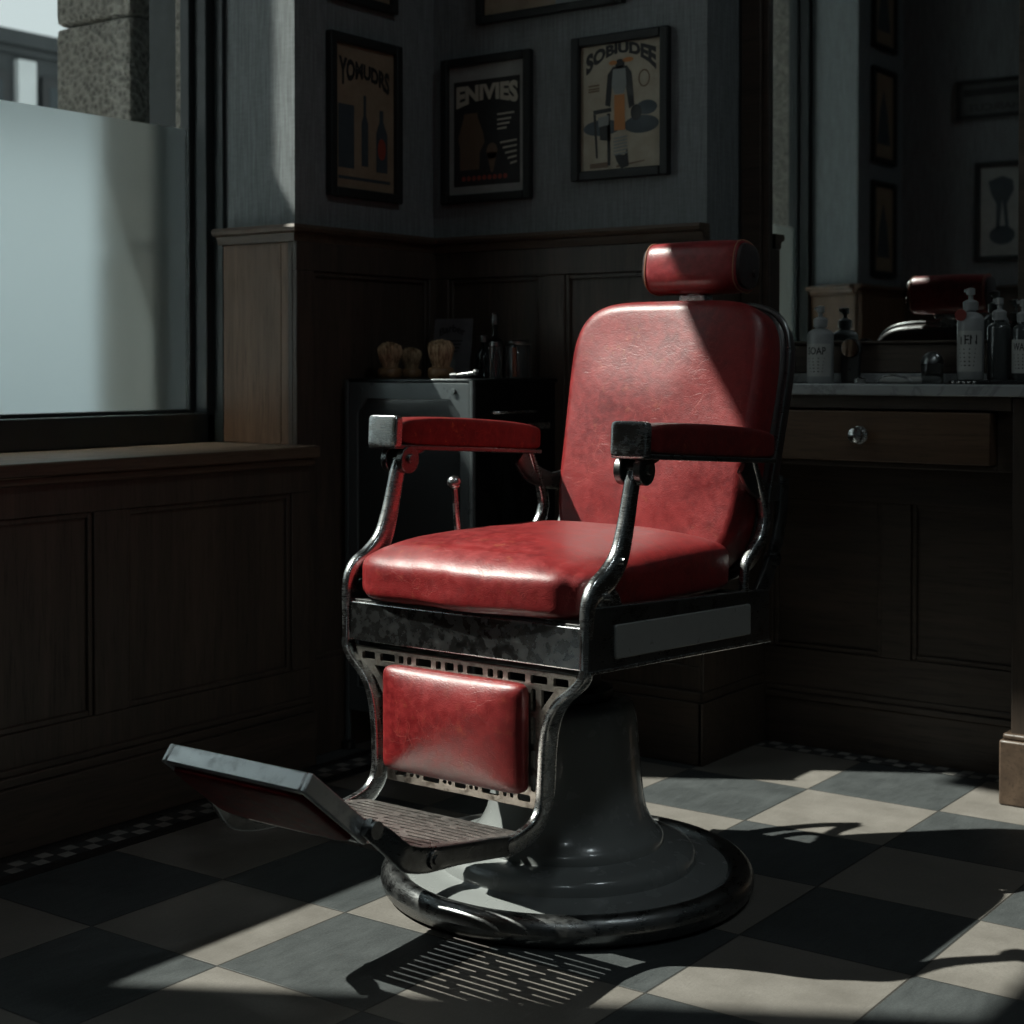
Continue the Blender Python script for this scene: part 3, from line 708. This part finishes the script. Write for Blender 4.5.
# 1 : cream poster, back wall right
t=frame('framed_poster','framed cream poster reading SOBIUDEE with an orange bottle and dark coat figure','',0,(0,0,0),0) if False else frame('framed_poster','framed cream poster lettered SOBIUDEE above a coat and orange bottle',.283,.360,(.069,YB,1.601),0,.024,cream)
b=B(); lettering(b,'SOBIUDEE',-.102,.102,lambda u:.078+.052*math.sin(PI*u)**.8,lambda u:.135+.022*math.sin(PI*u),YI,.055); b.obj('lettering',inkd,t,smooth=False)
b=B(); flat(b,circ(-.055,-.050,.055,20,.020),YI); b.obj('left_shadow',inkb,t,smooth=False)
b=B(); flat(b,circ(.060,-.050,.050,20,.022),YI); flat(b,circ(.075,-.010,.030,16,.018),YI); b.obj('grey_shadows',inkb,t,smooth=False)
b=B(); flat(b,[(-.045,.005),(-.038,.080),(-.022,.098),(.018,.098),(.032,.08),(.040,.0),(.025,-.01),(.015,.05),(-.025,.05),(-.03,0)],YI2)
flat(b,[(-.080,-.005),(-.028,-.002),(-.026,-.012),(-.080,-.016)],YI2); flat(b,[(-.080,-.016),(-.072,-.016),(-.066,-.125),(-.072,-.125)],YI2); flat(b,[(-.040,-.016),(-.030,-.016),(-.030,-.145),(-.038,-.145)],YI2)
flat(b,[(-.062,-.040),(-.030,-.035),(-.028,-.085),(-.060,-.080)],YI2); flat(b,circ(.045,-.020,.016,16,.020),YI2); flat(b,[(-.018,-.118),(.012,-.122),(.020,-.105),(.024,-.15),(.002,-.155),(-.012,-.135)],YI2)
flat(b,circ(-.002,.104,.014,14,.012),YI2); b.obj('coat_figure',inkd,t,smooth=False)
b=B(); flat(b,[(-.026,.052),(-.022,.092),(.014,.092),(.018,.052),(.010,.03),(-.016,.03)],YI3); b.obj('shirt_front',inkg,t,smooth=False)
b=B(); flat(b,[(-.066,-.024),(-.034,-.020),(-.034,-.044),(-.064,-.048)],YI3); b.obj('table_cloth',inkg,t,smooth=False)
b=B()
for k in range(6): flat(b,[(-.020,-.078-k*.008),(.020,-.074-k*.008),(.020,-.078-k*.008),(-.020,-.082-k*.008)],YI3)
b.obj('pale_stripes',inkg,t,smooth=False)
b=B(); flat(b,[(-.018,.028),(.012,.028),(.014,-.06),(-.018,-.06)],YI4); b.obj('orange_bottle',inko,t,smooth=False)
b=B(); flat(b,circ(-.022,.108,.012,12,.006),YI4); flat(b,circ(.022,.112,.016,12,.006),YI4)
b.obj('orange_flourish',inko,t,smooth=False)
b=B()
for z in (.058,.050,.044): flat(b,[(-.095,z),(-.062,z+.001),(-.062,z-.003),(-.095,z-.004)],YI2)
b.obj('small_print',inkn,t,smooth=False)
b=B()
for k in range(16):
    a0=2*PI*k/16;a1=2*PI*(k+1)/16; flat(b,[(.068+.017*math.cos(a0),.062+.022*math.sin(a0)),(.068+.017*math.cos(a1),.062+.022*math.sin(a1)),(.068+.013*math.cos(a1),.062+.018*math.sin(a1)),(.068+.013*math.cos(a0),.062+.018*math.sin(a0))],YI2)
b.obj('side_scrolls',inkn,t,smooth=False)
b=B(); flat(b,[(-.09,-.138),(-.035,-.136),(-.036,-.150),(-.09,-.150)],YI); flat(b,[(-.012,-.146),(.07,-.138),(.07,-.141),(-.012,-.152)],YI); flat(b,[(-.1,-.156),(.1,-.156),(.1,-.158),(-.1,-.158)],YI)
b.obj('small_print',inkn,t,smooth=False)
# 2 : dark poster, back wall left
t=frame('framed_poster','framed black poster lettered ENIVIES with a pale jar','poster',0,(0,0,0),0) if False else frame('framed_poster','framed black poster lettered ENIVIES above a round jar',.292,.384,(-.345,YB,1.581),0,.022,greyp)
b=B(); flat(b,[(-.108,-.148),(.108,-.148),(.108,.130),(-.108,.130)],YI); b.obj('black_ground',inkd,t,smooth=False)
b=B(); lettering(b,'ENIVIES',-.100,.102,lambda u:.058+.018*math.sin(PI*u),lambda u:.118,YI2,.05); b.obj('lettering',inkc,t,smooth=False)
b=B()
for k,(z,w_) in enumerate(((.036,.055),(.022,.045),(.010,.04),(-.002,.03))): flat(b,[(.035,z),(.035+w_,z+.002),(.035+w_,z-.003),(.035,z-.004)],YI2)
b.obj('small_print',inkc,t,smooth=False)
b=B()
for k in range(5): flat(b,[(.045+k*.008,-.038-k*.014),(.098,-.034-k*.014),(.098,-.039-k*.014),(.045+k*.008,-.043-k*.014)],YI2)
b.obj('small_print',inkc,t,smooth=False)
b=B(); flat(b,[(-.074,.044),(-.030,.044),(-.028,.030),(-.010,-.010),(-.006,-.035),(-.022,-.060),(-.024,-.105),(-.088,-.105),(-.088,-.045),(-.094,-.020),(-.076,.030)],YI2); flat(b,circ(.018,-.060,.018,14,.022),YI2); flat(b,[(.002,-.064),(.034,-.064),(.022,-.115),(.014,-.115)],YI2)
b.obj('jar_drawing',inkn,t,smooth=False)
b=B()
for k in range(9): flat(b,circ(-.075+k*.017,-.128,.007,8),YI2)
b.obj('red_ornaments',inkr,t,smooth=False)
# 3 : brown poster, left wall
t=frame('framed_poster','framed brown poster lettered YOMUDRS on the shadowed left wall','poster',0,(0,0,0),0) if False else frame('framed_poster','framed brown poster lettered YOMUDRS on the wall beside the window',.278,.41,(XL,1.308,1.585),PI/2,.024,brown)
b=B(); lettering(b,'YOMUDRS',-.098,.098,lambda u:.070+.03*math.sin(PI*u),lambda u:.150-.02*u,YI,.05); b.obj('lettering',inkd,t,smooth=False)
b=B(); flat(b,[(-.10,-.13),(-.10,.03),(-.04,.03),(-.04,-.13)],YI); flat(b,[(-.012,-.12),(-.012,-.01),(-.004,.01),(-.004,.06),(.006,.06),(.006,.01),(.014,-.01),(.014,-.12)],YI); flat(b,[(.045,-.13),(.045,-.03),(.058,0),(.058,.03),(.074,.03),(.074,0),(.09,-.03),(.09,-.13)],YI)
flat(b,[(-.1,-.150),(.1,-.150),(.1,-.158),(-.1,-.158)],YI); b.obj('bottle_drawings',inkb,t,smooth=False)
b=B(); flat(b,circ(.067,-.07,.016,14,.028),YI2); b.obj('red_label',inkr,t,smooth=False)
# 4 : landscape picture along the top of the back wall
t=frame('framed_picture','wide framed picture hung above the two back wall posters',.455,.30,(-.146,YB,2.003),0,.022,brown,cat='picture')
b=B(); flat(b,[(0.02,-.128),(.205,-.128),(.205,.10),(0.02,.10)],YI); b.obj('reflection_patch',inkg,t,smooth=False)  # pale patch paints a bright reflection on the right of the picture
# 5 : above poster 3
t=frame('framed_picture','small dark framed picture hung high on the left wall',.26,.26,(XL,1.30,2.0),PI/2,.022,brown,cat='picture')
b=B(); flat(b,[(-.07,-.05),(.07,-.05),(.07,.06),(-.07,.06)],YI); b.obj('drawing',inkd,t,smooth=False)
# pictures on the partition and near left wall, seen in the mirror
t=frame('framed_poster','grey tree-like drawing in a black frame on the partition, seen in the mirror',.235,.42,(-.085,YP,1.61),PI,.022,greyp)
b=B(); flat(b,circ(0,-.10,.055,20,.04),YI); flat(b,[(-.045,.13),(-.05,.09),(-.02,.03),(-.03,-.08),(-.015,-.08),(0,.05),(.012,-.08),(.028,-.08),(.025,.03),(.05,.08),(.06,.13),(.0,.15)],YI); b.obj('drawing',inkb,t,smooth=False)
t=frame('framed_sign','long dark framed sign with faint lettering on the partition, seen in the mirror',.50,.165,(-.035,YP,2.09),PI,.016,paper('dark_sign_paper',(.06,.063,.063),(.10,.105,.105)),cat='sign')
b=B(); flat(b,[(-.22,.015),(.22,.015),(.22,.045),(-.22,.045)],YI); lettering(b,'SHAVE HAIRCUT',-.2,.2,lambda u:-.05,lambda u:-.02,YI,.01); b.obj('lettering',inkd,t,smooth=False)
for z,lab in ((1.54,'dark framed print lowest on the near left wall, seen in the mirror'),(2.02,'dark framed print midway up the near left wall, seen in the mirror'),(2.5,'dark framed print topmost on the near left wall, seen in the mirror')):
    t=frame('framed_print',lab,.25,.40,(XL,-1.11,z),PI/2,.02,brown,cat='print')
    b=B(); flat(b,[(-.07,-.12),(.07,-.12),(.04,.02),(0,.11),(-.04,.02)],YI); b.obj('drawing',inkb,t,smooth=False)

# ------------------------------------------------------------------ counter things
CZ=.9165
plg=plain('grey_plastic_bottle',(.30,.31,.31),.35,0,.5,.2,vs=40); plw=plain('pale_label',(.42,.42,.40),.5,vs=60); pld=plain('dark_bottle_liquid',(.05,.055,.055),.15,0,.6,.4); plr=plain('red_cap',(.20,.03,.025),.45)
def bottle(lab,x,y,z,r,h,neck,body,pump=True,label_=True,grp=None,name='pump_bottle',txt='TONIC',cap=None,lr=1.006):
    t=thing(name,lab,'bottle',(x,y,z),0,grp)
    sh=h*.12
    B().lathe([(r*.93,0),(r,.004),(r,h-sh),(r*.93,h-sh*.55),(r*.6,h-sh*.1),(neck,h),(neck,h+.012)],36).obj('body',body,t)
    if label_:
        b=B(); n=20; a0=math.radians(200); a1=math.radians(345); z0,z1=h*.12,h*.72
        vs=[];fs=[]
        for i in range(n+1):
            a=a0+(a1-a0)*i/n
            for zz in (z0,z1): vs.append((r*lr*math.cos(a),r*lr*math.sin(a),zz))
        for i in range(n): fs.append((2*i,2*i+2,2*i+3,2*i+1))
        b.add(vs,fs); lb=b.obj('label',plw,t)
        b=B(); gv,gf=text_geo(txt,.02)
        def wrap(u_,v_,w0,w1,zz0,zz1):
            a=math.radians(w0+(w1-w0)*u_); return (r*(lr+.008)*math.cos(a),r*(lr+.008)*math.sin(a),zz0+(zz1-zz0)*v_)
        b.add([wrap(p,q,232,318,h*.52,h*.66) for p,q in gv],gf)
        for k in range(5):
            b.add([wrap(p,q,235+k*3,312-k*2,h*(.44-.06*k),h*(.46-.06*k)) for p,q in ((0,0),(.33,0),(.66,0),(1,0),(1,1),(.66,1),(.33,1),(0,1))],[(0,1,6,7),(1,2,5,6),(2,3,4,5)])
        b.obj('print',inkd,lb,smooth=False)
    if pump:
        B().lathe([(neck*1.35,h+.004),(neck*1.4,h+.022),(neck*.9,h+.026),(neck*.45,h+.028),(neck*.45,h+.038),(neck*.8,h+.039),(neck*.8,h+.052),(neck*.3,h+.054)],24).box(-.014,0,-.004,.004,h+.044,h+.051).obj('pump',plg,t,smooth=True,ang=30)
    elif cap: B().lathe([(neck*1.5,h+.002),(neck*1.5,h+.03),(neck*1.2,h+.034)],24).obj('cap',cap,t)
    return t
bottle('grey labelled pump bottle alone at the left of the counter',.554,1.705,CZ,.031,.128,.012,plg,txt='SOAP')
t=thing('hand_mirror','dark round topped hand mirror standing behind the left pump bottle','hand mirror',(.619,1.735,CZ))
b=B().box(-.024,.022,-.006,.006,0,.08); b.cyl((0,-.006,.08),(0,.006,.08),.026,28); b.obj('body','black',t,bevel=.003)
b=B().cyl((-.002,-.0065,.082),(-.002,-.0075,.082),.021,28); b.obj('glass',mir,t)
B().lathe([(.012,0),(.013,.004),(.012,.012),(.008,.014)],24,(0,0,0))
b=B().lathe([(.013,0),(.014,.003),(.014,.010),(.009,.014)],24); o=b.obj('tin_pot','chrome',loc=(.660,1.69,CZ)); tag(o,'tiny metal pot on the marble beside the hand mirror','pot')
t=thing('comb_tray','low pale dish with curved handle in the middle of the counter','dish',(.754,1.715,CZ))
b=B().pad((0,0,.008),(.052,.03,.008),4,16); b.obj('dish',plw,t)
b=B().sweep([(-.05,-.036,.004),(-.03,-.04,.016),(.0,-.04,.018),(.03,-.038,.010),(.036,-.036,.003)],.005,.005,n=8,pw=2); b.obj('handle','chrome',t)
t=thing('shaker_jar','small domed metal shaker on the counter before the mirror','jar',(.822,1.72,CZ))
B().lathe([(.023,0),(.025,.003),(.025,.05),(.020,.062),(.010,.07),(.004,.072)],32).obj('body',glassy('smoky_glass',(.25,.26,.26),.08),t); B().lathe([(.0255,.045),(.0255,.051),(.020,.063),(.010,.071),(.002,.073)],32).obj('lid','dchrome',t)
t=thing('counter_tray','low black tray holding bottles at the right of the counter','tray',(.99,1.703,CZ)); b=B().pad((0,0,.0045),(.115,.045,.0045),6,14); b.obj('tray_base','black',t); 
b=B()
for k in range(5): b.ball((-.095+k*.012,-.050,.004),.004,8)
b.obj('beaded_edge','chrome',t)
TZ=CZ+.0095
bottle('tall grey spray bottle with a red round badge, leftmost on the black tray',.920,1.693,TZ,.029,.150,.012,plg,txt='TEN',name='spray_bottle')
b=B().cyl((0,0,0),(0,-.004,0),.013,20); o=b.obj('badge',plr); 
sp=[q for q in bpy.data.objects if q.name.startswith('spray_bottle')][0]; o.parent=sp; o.location=(-.012,-.027,.143); o['label']='round red badge'
bottle('dark liquid pump bottle, middle of the three on the black tray',.977,1.715,TZ,.026,.128,.011,pld,label_=False)
bottle('slim pump bottle, rightmost of the three on the black tray',1.035,1.70,TZ,.024,.122,.010,pld,txt='WAX')

# ------------------------------------------------------------------ tool trolley and things on it
XT0,XT1=-.482,-.104; YT=1.20; ZT=.926
t=thing('tool_trolley','dark metal tool cabinet with shelves standing in the corner','cabinet',(-.29,1.38,0))
def Lt(bb): bb.v=[(x+.29,y-1.38,z) for x,y,z in bb.v]; return bb
b=B().box(XT0,XT1,YT+.012,1.56,.10,ZT-.008); Lt(b).obj('body','blackm',t,bevel=.004)
b=B().box(XT0-.004,XT1+.004,YT,1.565,ZT-.010,ZT); Lt(b).obj('top','blackm',t,bevel=.003)
grm=plain('grey_painted_steel',(.11,.125,.13),.34,.3,.5,0,.1,12)
out=rrect(XT0,XT1,.10,ZT-.010,.006,2); hole=[(XT0+.028,.16),(XT1-.028,.16),(XT1-.028,ZT-.085),(XT1-.058,ZT-.050),(XT0+.058,ZT-.050),(XT0+.028,ZT-.085)]
b=B(); b.plate(out,[hole],.012,Matrix(((1,0,0,0),(0,0,1,YT),(0,1,0,0),(0,0,0,1)))); 
for x in (XT0+.045,XT1-.045): b.cyl((x,YT,ZT-.03),(x,YT-.006,ZT-.03),.007,14)
Lt(b).obj('front_frame',grm,t,smooth=False,bevel=.0015)
b=B().box(XT0+.02,XT1-.02,YT+.006,YT+.0115,.15,ZT-.045); Lt(b).obj('door',plain('glossy_dark_door',(.035,.04,.042),.16,.0,.6,.4,.05,4),t,smooth=False)
for x in (XT0-.006,XT1+.006):
    b=B().sweep([(x,YT+.004,.02),(x,YT+.004,.5),(x,YT+.004,ZT-.004)],.012,.012,n=12); Lt(b).obj('post',grm,t)
    b=B().lathe([(.010,0),(.018,.004),(.018,.02),(.010,.024)],20,(x+.29,YT+.004-1.38,0)); b.obj('foot','black',t)
b=B().box(XT1-.002,XT1+.004,YT+.05,1.53,.80,.815); b.sweep([(XT1,YT+.09,.845),(XT1+.022,YT+.09,.845),(XT1+.022,YT+.24,.845),(XT1,YT+.24,.845)],.006,.006,side=(0,0,1),n=8,pw=2,res=2); Lt(b).obj('side_handle','chrome',t)
wd=wood('light_turned_wood',(.20,.11,.055),(.34,.20,.10),'x',.4)
def bristle():
    m,t_,o=nt('badger_bristle'); g=G(t_); s=g.noise(g.coord((1,1,.03)),190,3,.6)
    bsdf(g,o,Base_Color=g.mix(g.ramp(s,[(.35,0.),(.65,1.)]),(.18,.11,.06),(.62,.45,.28)),Roughness=.8,Specular_IOR_Level=.2,Normal=g.bump(s,.6,.002)); return m
brm=bristle()
def brush():
    t=thing('shaving_brush','','brush',(0,0,0),0,'shaving brushes on the tool cabinet')
    B().lathe([(.030,0),(.034,.004),(.0355,.014),(.034,.026),(.029,.031),(.024,.032)],32).obj('handle',wd,t)
    b=B(); vs=[];fs=[];N=72
    pr=[(.022,.030),(.024,.040),(.029,.056),(.033,.072),(.034,.084),(.031,.094),(.022,.1),(.008,.103)]
    for k,(r,z) in enumerate(pr):
        for i in range(N):
            q=1+(.05*(1 if i%3==0 else (-.5 if i%3==1 else 0)))*(.4+k/6)*(k<7); q+=random.uniform(-.02,.02); vs.append((r*q*math.cos(2*PI*i/N),r*q*math.sin(2*PI*i/N),z+random.uniform(-.001,.001)*k))
    for k in range(len(pr)-1):
        for i in range(N):
            j=(i+1)%N; fs.append((k*N+i,k*N+j,(k+1)*N+j,(k+1)*N+i))
    fs.append(tuple(range((len(pr)-1)*N,len(pr)*N))); b.add(vs,fs); b.obj('bristles',brm,t,smooth=False); return t
def dup(o,parent=None):
    c=o.copy(); COL.objects.link(c)
    if parent: c.parent=parent
    for ch in list(o.children): dup(ch,c)
    return c
br=brush(); spots=[(-.432,1.30,.95,'shaving brush at the left end of the tool cabinet'),(-.445,1.40,.82,'smaller shaving brush standing behind the other two'),(-.268,1.30,1.0,'shaving brush with splayed bristles in front of the card')]
brs=[br,dup(br),dup(br)]
for o,(x,y,s,lab) in zip(brs,spots): o.location=(x,y,ZT); o.scale=(s*.93,s*.93,s*.88); o['label']=lab; o.rotation_euler[2]=x*9
t=thing('display_card','upright dark grey advertising card leaning behind the brushes','card',(-.397,1.50,ZT))
MC=Matrix.Rotation(math.radians(-6),4,'X')
B().box(-.062,.062,0,.004,0,.155,MC).obj('board',paper('mauve_grey_card',(.12,.115,.12),(.17,.165,.17)),t,smooth=False)
b=B(); lettering(b,'Barber',-.042,.042,lambda u:.108+.012*math.sin(PI*u),lambda u:.128+.012*math.sin(PI*u),-.001)
for k in range(4): flat(b,[(-.035+.004*k,.098-k*.009),(.035-.004*k,.098-k*.009),(.035-.004*k,.095-k*.009),(-.035+.004*k,.095-k*.009)],-.001)
b.v=[tuple(MC@Vector(v)) for v in b.v]; b.obj('lettering',inkd,t,smooth=False)
b=B(); flat(b,[(-.006,.015),(.016,.015),(.016,.045),(.009,.052),(.009,.066),(.002,.066),(.002,.052),(-.006,.045)],-.0012); b.v=[tuple(MC@Vector(v)) for v in b.v]; b.obj('bottle_drawing',inkg,t,smooth=False)
gd=glassy('dark_bottle_glass',(.10,.12,.12),.06); gc=glassy('clear_jar_glass',(.5,.53,.53),.04)
def gbottle(lab,x,y,pr,mat,cap=None,cat='bottle',name='glass_bottle'):
    t=thing(name,lab,cat,(x,y,ZT)); B().lathe(pr,32).obj('body',mat,t)
    if cap: B().lathe(cap,24).obj('stopper','dchrome',t)
    return t
gbottle('tall dark glass bottle with long neck, left of the comb jar',-.225,1.465,[(.026,0),(.028,.004),(.028,.075),(.020,.095),(.008,.105),(.007,.135),(.009,.137)],gd,[(.010,.135),(.011,.15),(.008,.158),(.009,.162),(.004,.166)])
gbottle('squat dark glass bottle with stopper, nearest the card',-.211,1.40,[(.022,0),(.024,.004),(.024,.055),(.014,.072),(.007,.078),(.007,.092)],gd,[(.009,.09),(.010,.104),(.005,.108)])
gbottle('short clear glass jar in front of the tall dark bottle',-.138,1.35,[(.015,0),(.016,.003),(.016,.078),(.012,.082)],gc,[(.014,.080),(.014,.088),(.008,.09)],'jar','glass_jar')
t=gbottle('clear comb jar with metal lid and an orange comb inside',-.150,1.46,[(.030,0),(.031,.004),(.031,.078),(.026,.084)],gc,[(.030,.083),(.032,.086),(.032,.092),(.026,.095)],'jar','comb_jar')
b=B().box(-.004,.004,-.002,.002,.004,.075); o=b.obj('comb',plain('orange_comb',(.75,.14,.04),.4),loc=(-.148,1.445,ZT)); tag(o,'orange comb standing inside the clear comb jar','comb')
b=B().box(-.003,.003,-.002,.002,.004,.072); o=b.obj('comb',plain('pale_comb',(.35,.36,.36),.4),loc=(-.162,1.46,ZT)); tag(o,'pale comb standing inside the clear comb jar','comb')
b=B()
b.cyl((-.02,0,.005),(.03,.01,.012),.005,10); b.ball((.034,.011,.013),.008,12); b.cyl((-.03,-.004,.004),(-.015,0,.005),.008,12)
o=b.obj('hair_clipper','dchrome',loc=(-.165,1.25,ZT+.002)); tag(o,'small metal clipper lying at the corner of the tool cabinet','clipper')

# ------------------------------------------------------------------ light
FILL=22.0
w=bpy.data.worlds.new('sky'); SC.world=w; w.use_nodes=True; wt=w.node_tree; wt.nodes.clear(); g=G(wt)
oo=g.n('OutputWorld'); tc=g.n('TexCoord').outputs['Generated']; sz=g.n('SeparateXYZ',{'Vector':tc}).outputs[2]
cc=g.ramp(sz,[(.0,(.74,.79,.80)),(.5,(.60,.68,.72)),(1,(.45,.55,.62))])
cl=g.mix(g.math('MULTIPLY',g.noise(tc,2.,4),.5),cc,(.80,.84,.85))
bg=g.n('Background',{'Color':cl,'Strength':1.0}); wt.links.new(bg.outputs[0],oo.inputs[0])
for x,y,lab in ((2.3,-2.2,'added round fill lamp on the ceiling nearest the front wall'),(2.3,.4,'added round fill lamp on the ceiling nearest the vanity')):  # out-of-view lamps added only for dim fill light
    t=thing('fill_lamp',lab,'lamp',(x,y,CEIL))
    B().lathe([(.19,-.05),(.20,-.04),(.20,0),(.02,0)],40).obj('housing','black',t)
    m_,t_,o_=nt('fill_diffuser'); g2=G(t_); e_=g2.n('Emission',{'Color':(.74,.85,.88,1),'Strength':FILL}); t_.links.new(e_.outputs[0],o_.inputs[0])
    B().lathe([(.002,-.056),(.16,-.055),(.185,-.05),(.185,-.045)],40).obj('diffuser',m_,t)
AZ=math.radians(30); EL=math.radians(51)
s=bpy.data.lights.new('sun','SUN'); s.energy=8.5; s.angle=math.radians(.55); s.color=(1.,.95,.88)
so=bpy.data.objects.new('sun',s); COL.objects.link(so)
d=Vector((math.cos(AZ)*math.cos(EL),math.sin(AZ)*math.cos(EL),-math.sin(EL))); so.rotation_euler=d.to_track_quat('-Z','Y').to_euler(); so.location=(-6,-4,8)

# ------------------------------------------------------------------ camera
cam=bpy.data.cameras.new('camera'); co=bpy.data.objects.new('camera',cam); COL.objects.link(co)
co.location=(2.154,-1.764,.955); co.rotation_euler=(math.radians(90-1.0),0,math.radians(35.76))
cam.sensor_width=36; cam.lens=1586.5/1024*36; cam.shift_y=-(512-394.3)/1024; cam.clip_start=.05
cam.dof.use_dof=True; cam.dof.focus_distance=2.75; cam.dof.aperture_fstop=5.6
SC.camera=co
SC.view_settings.view_transform='Standard'; SC.view_settings.look='None'; SC.view_settings.exposure=0; SC.view_settings.gamma=1; SC.view_settings.use_curve_mapping=False
SC.cycles.max_bounces=10; SC.cycles.diffuse_bounces=6; SC.cycles.glossy_bounces=6; SC.cycles.transparent_max_bounces=12; SC.cycles.sample_clamp_indirect=4
SC.cycles.caustics_reflective=False
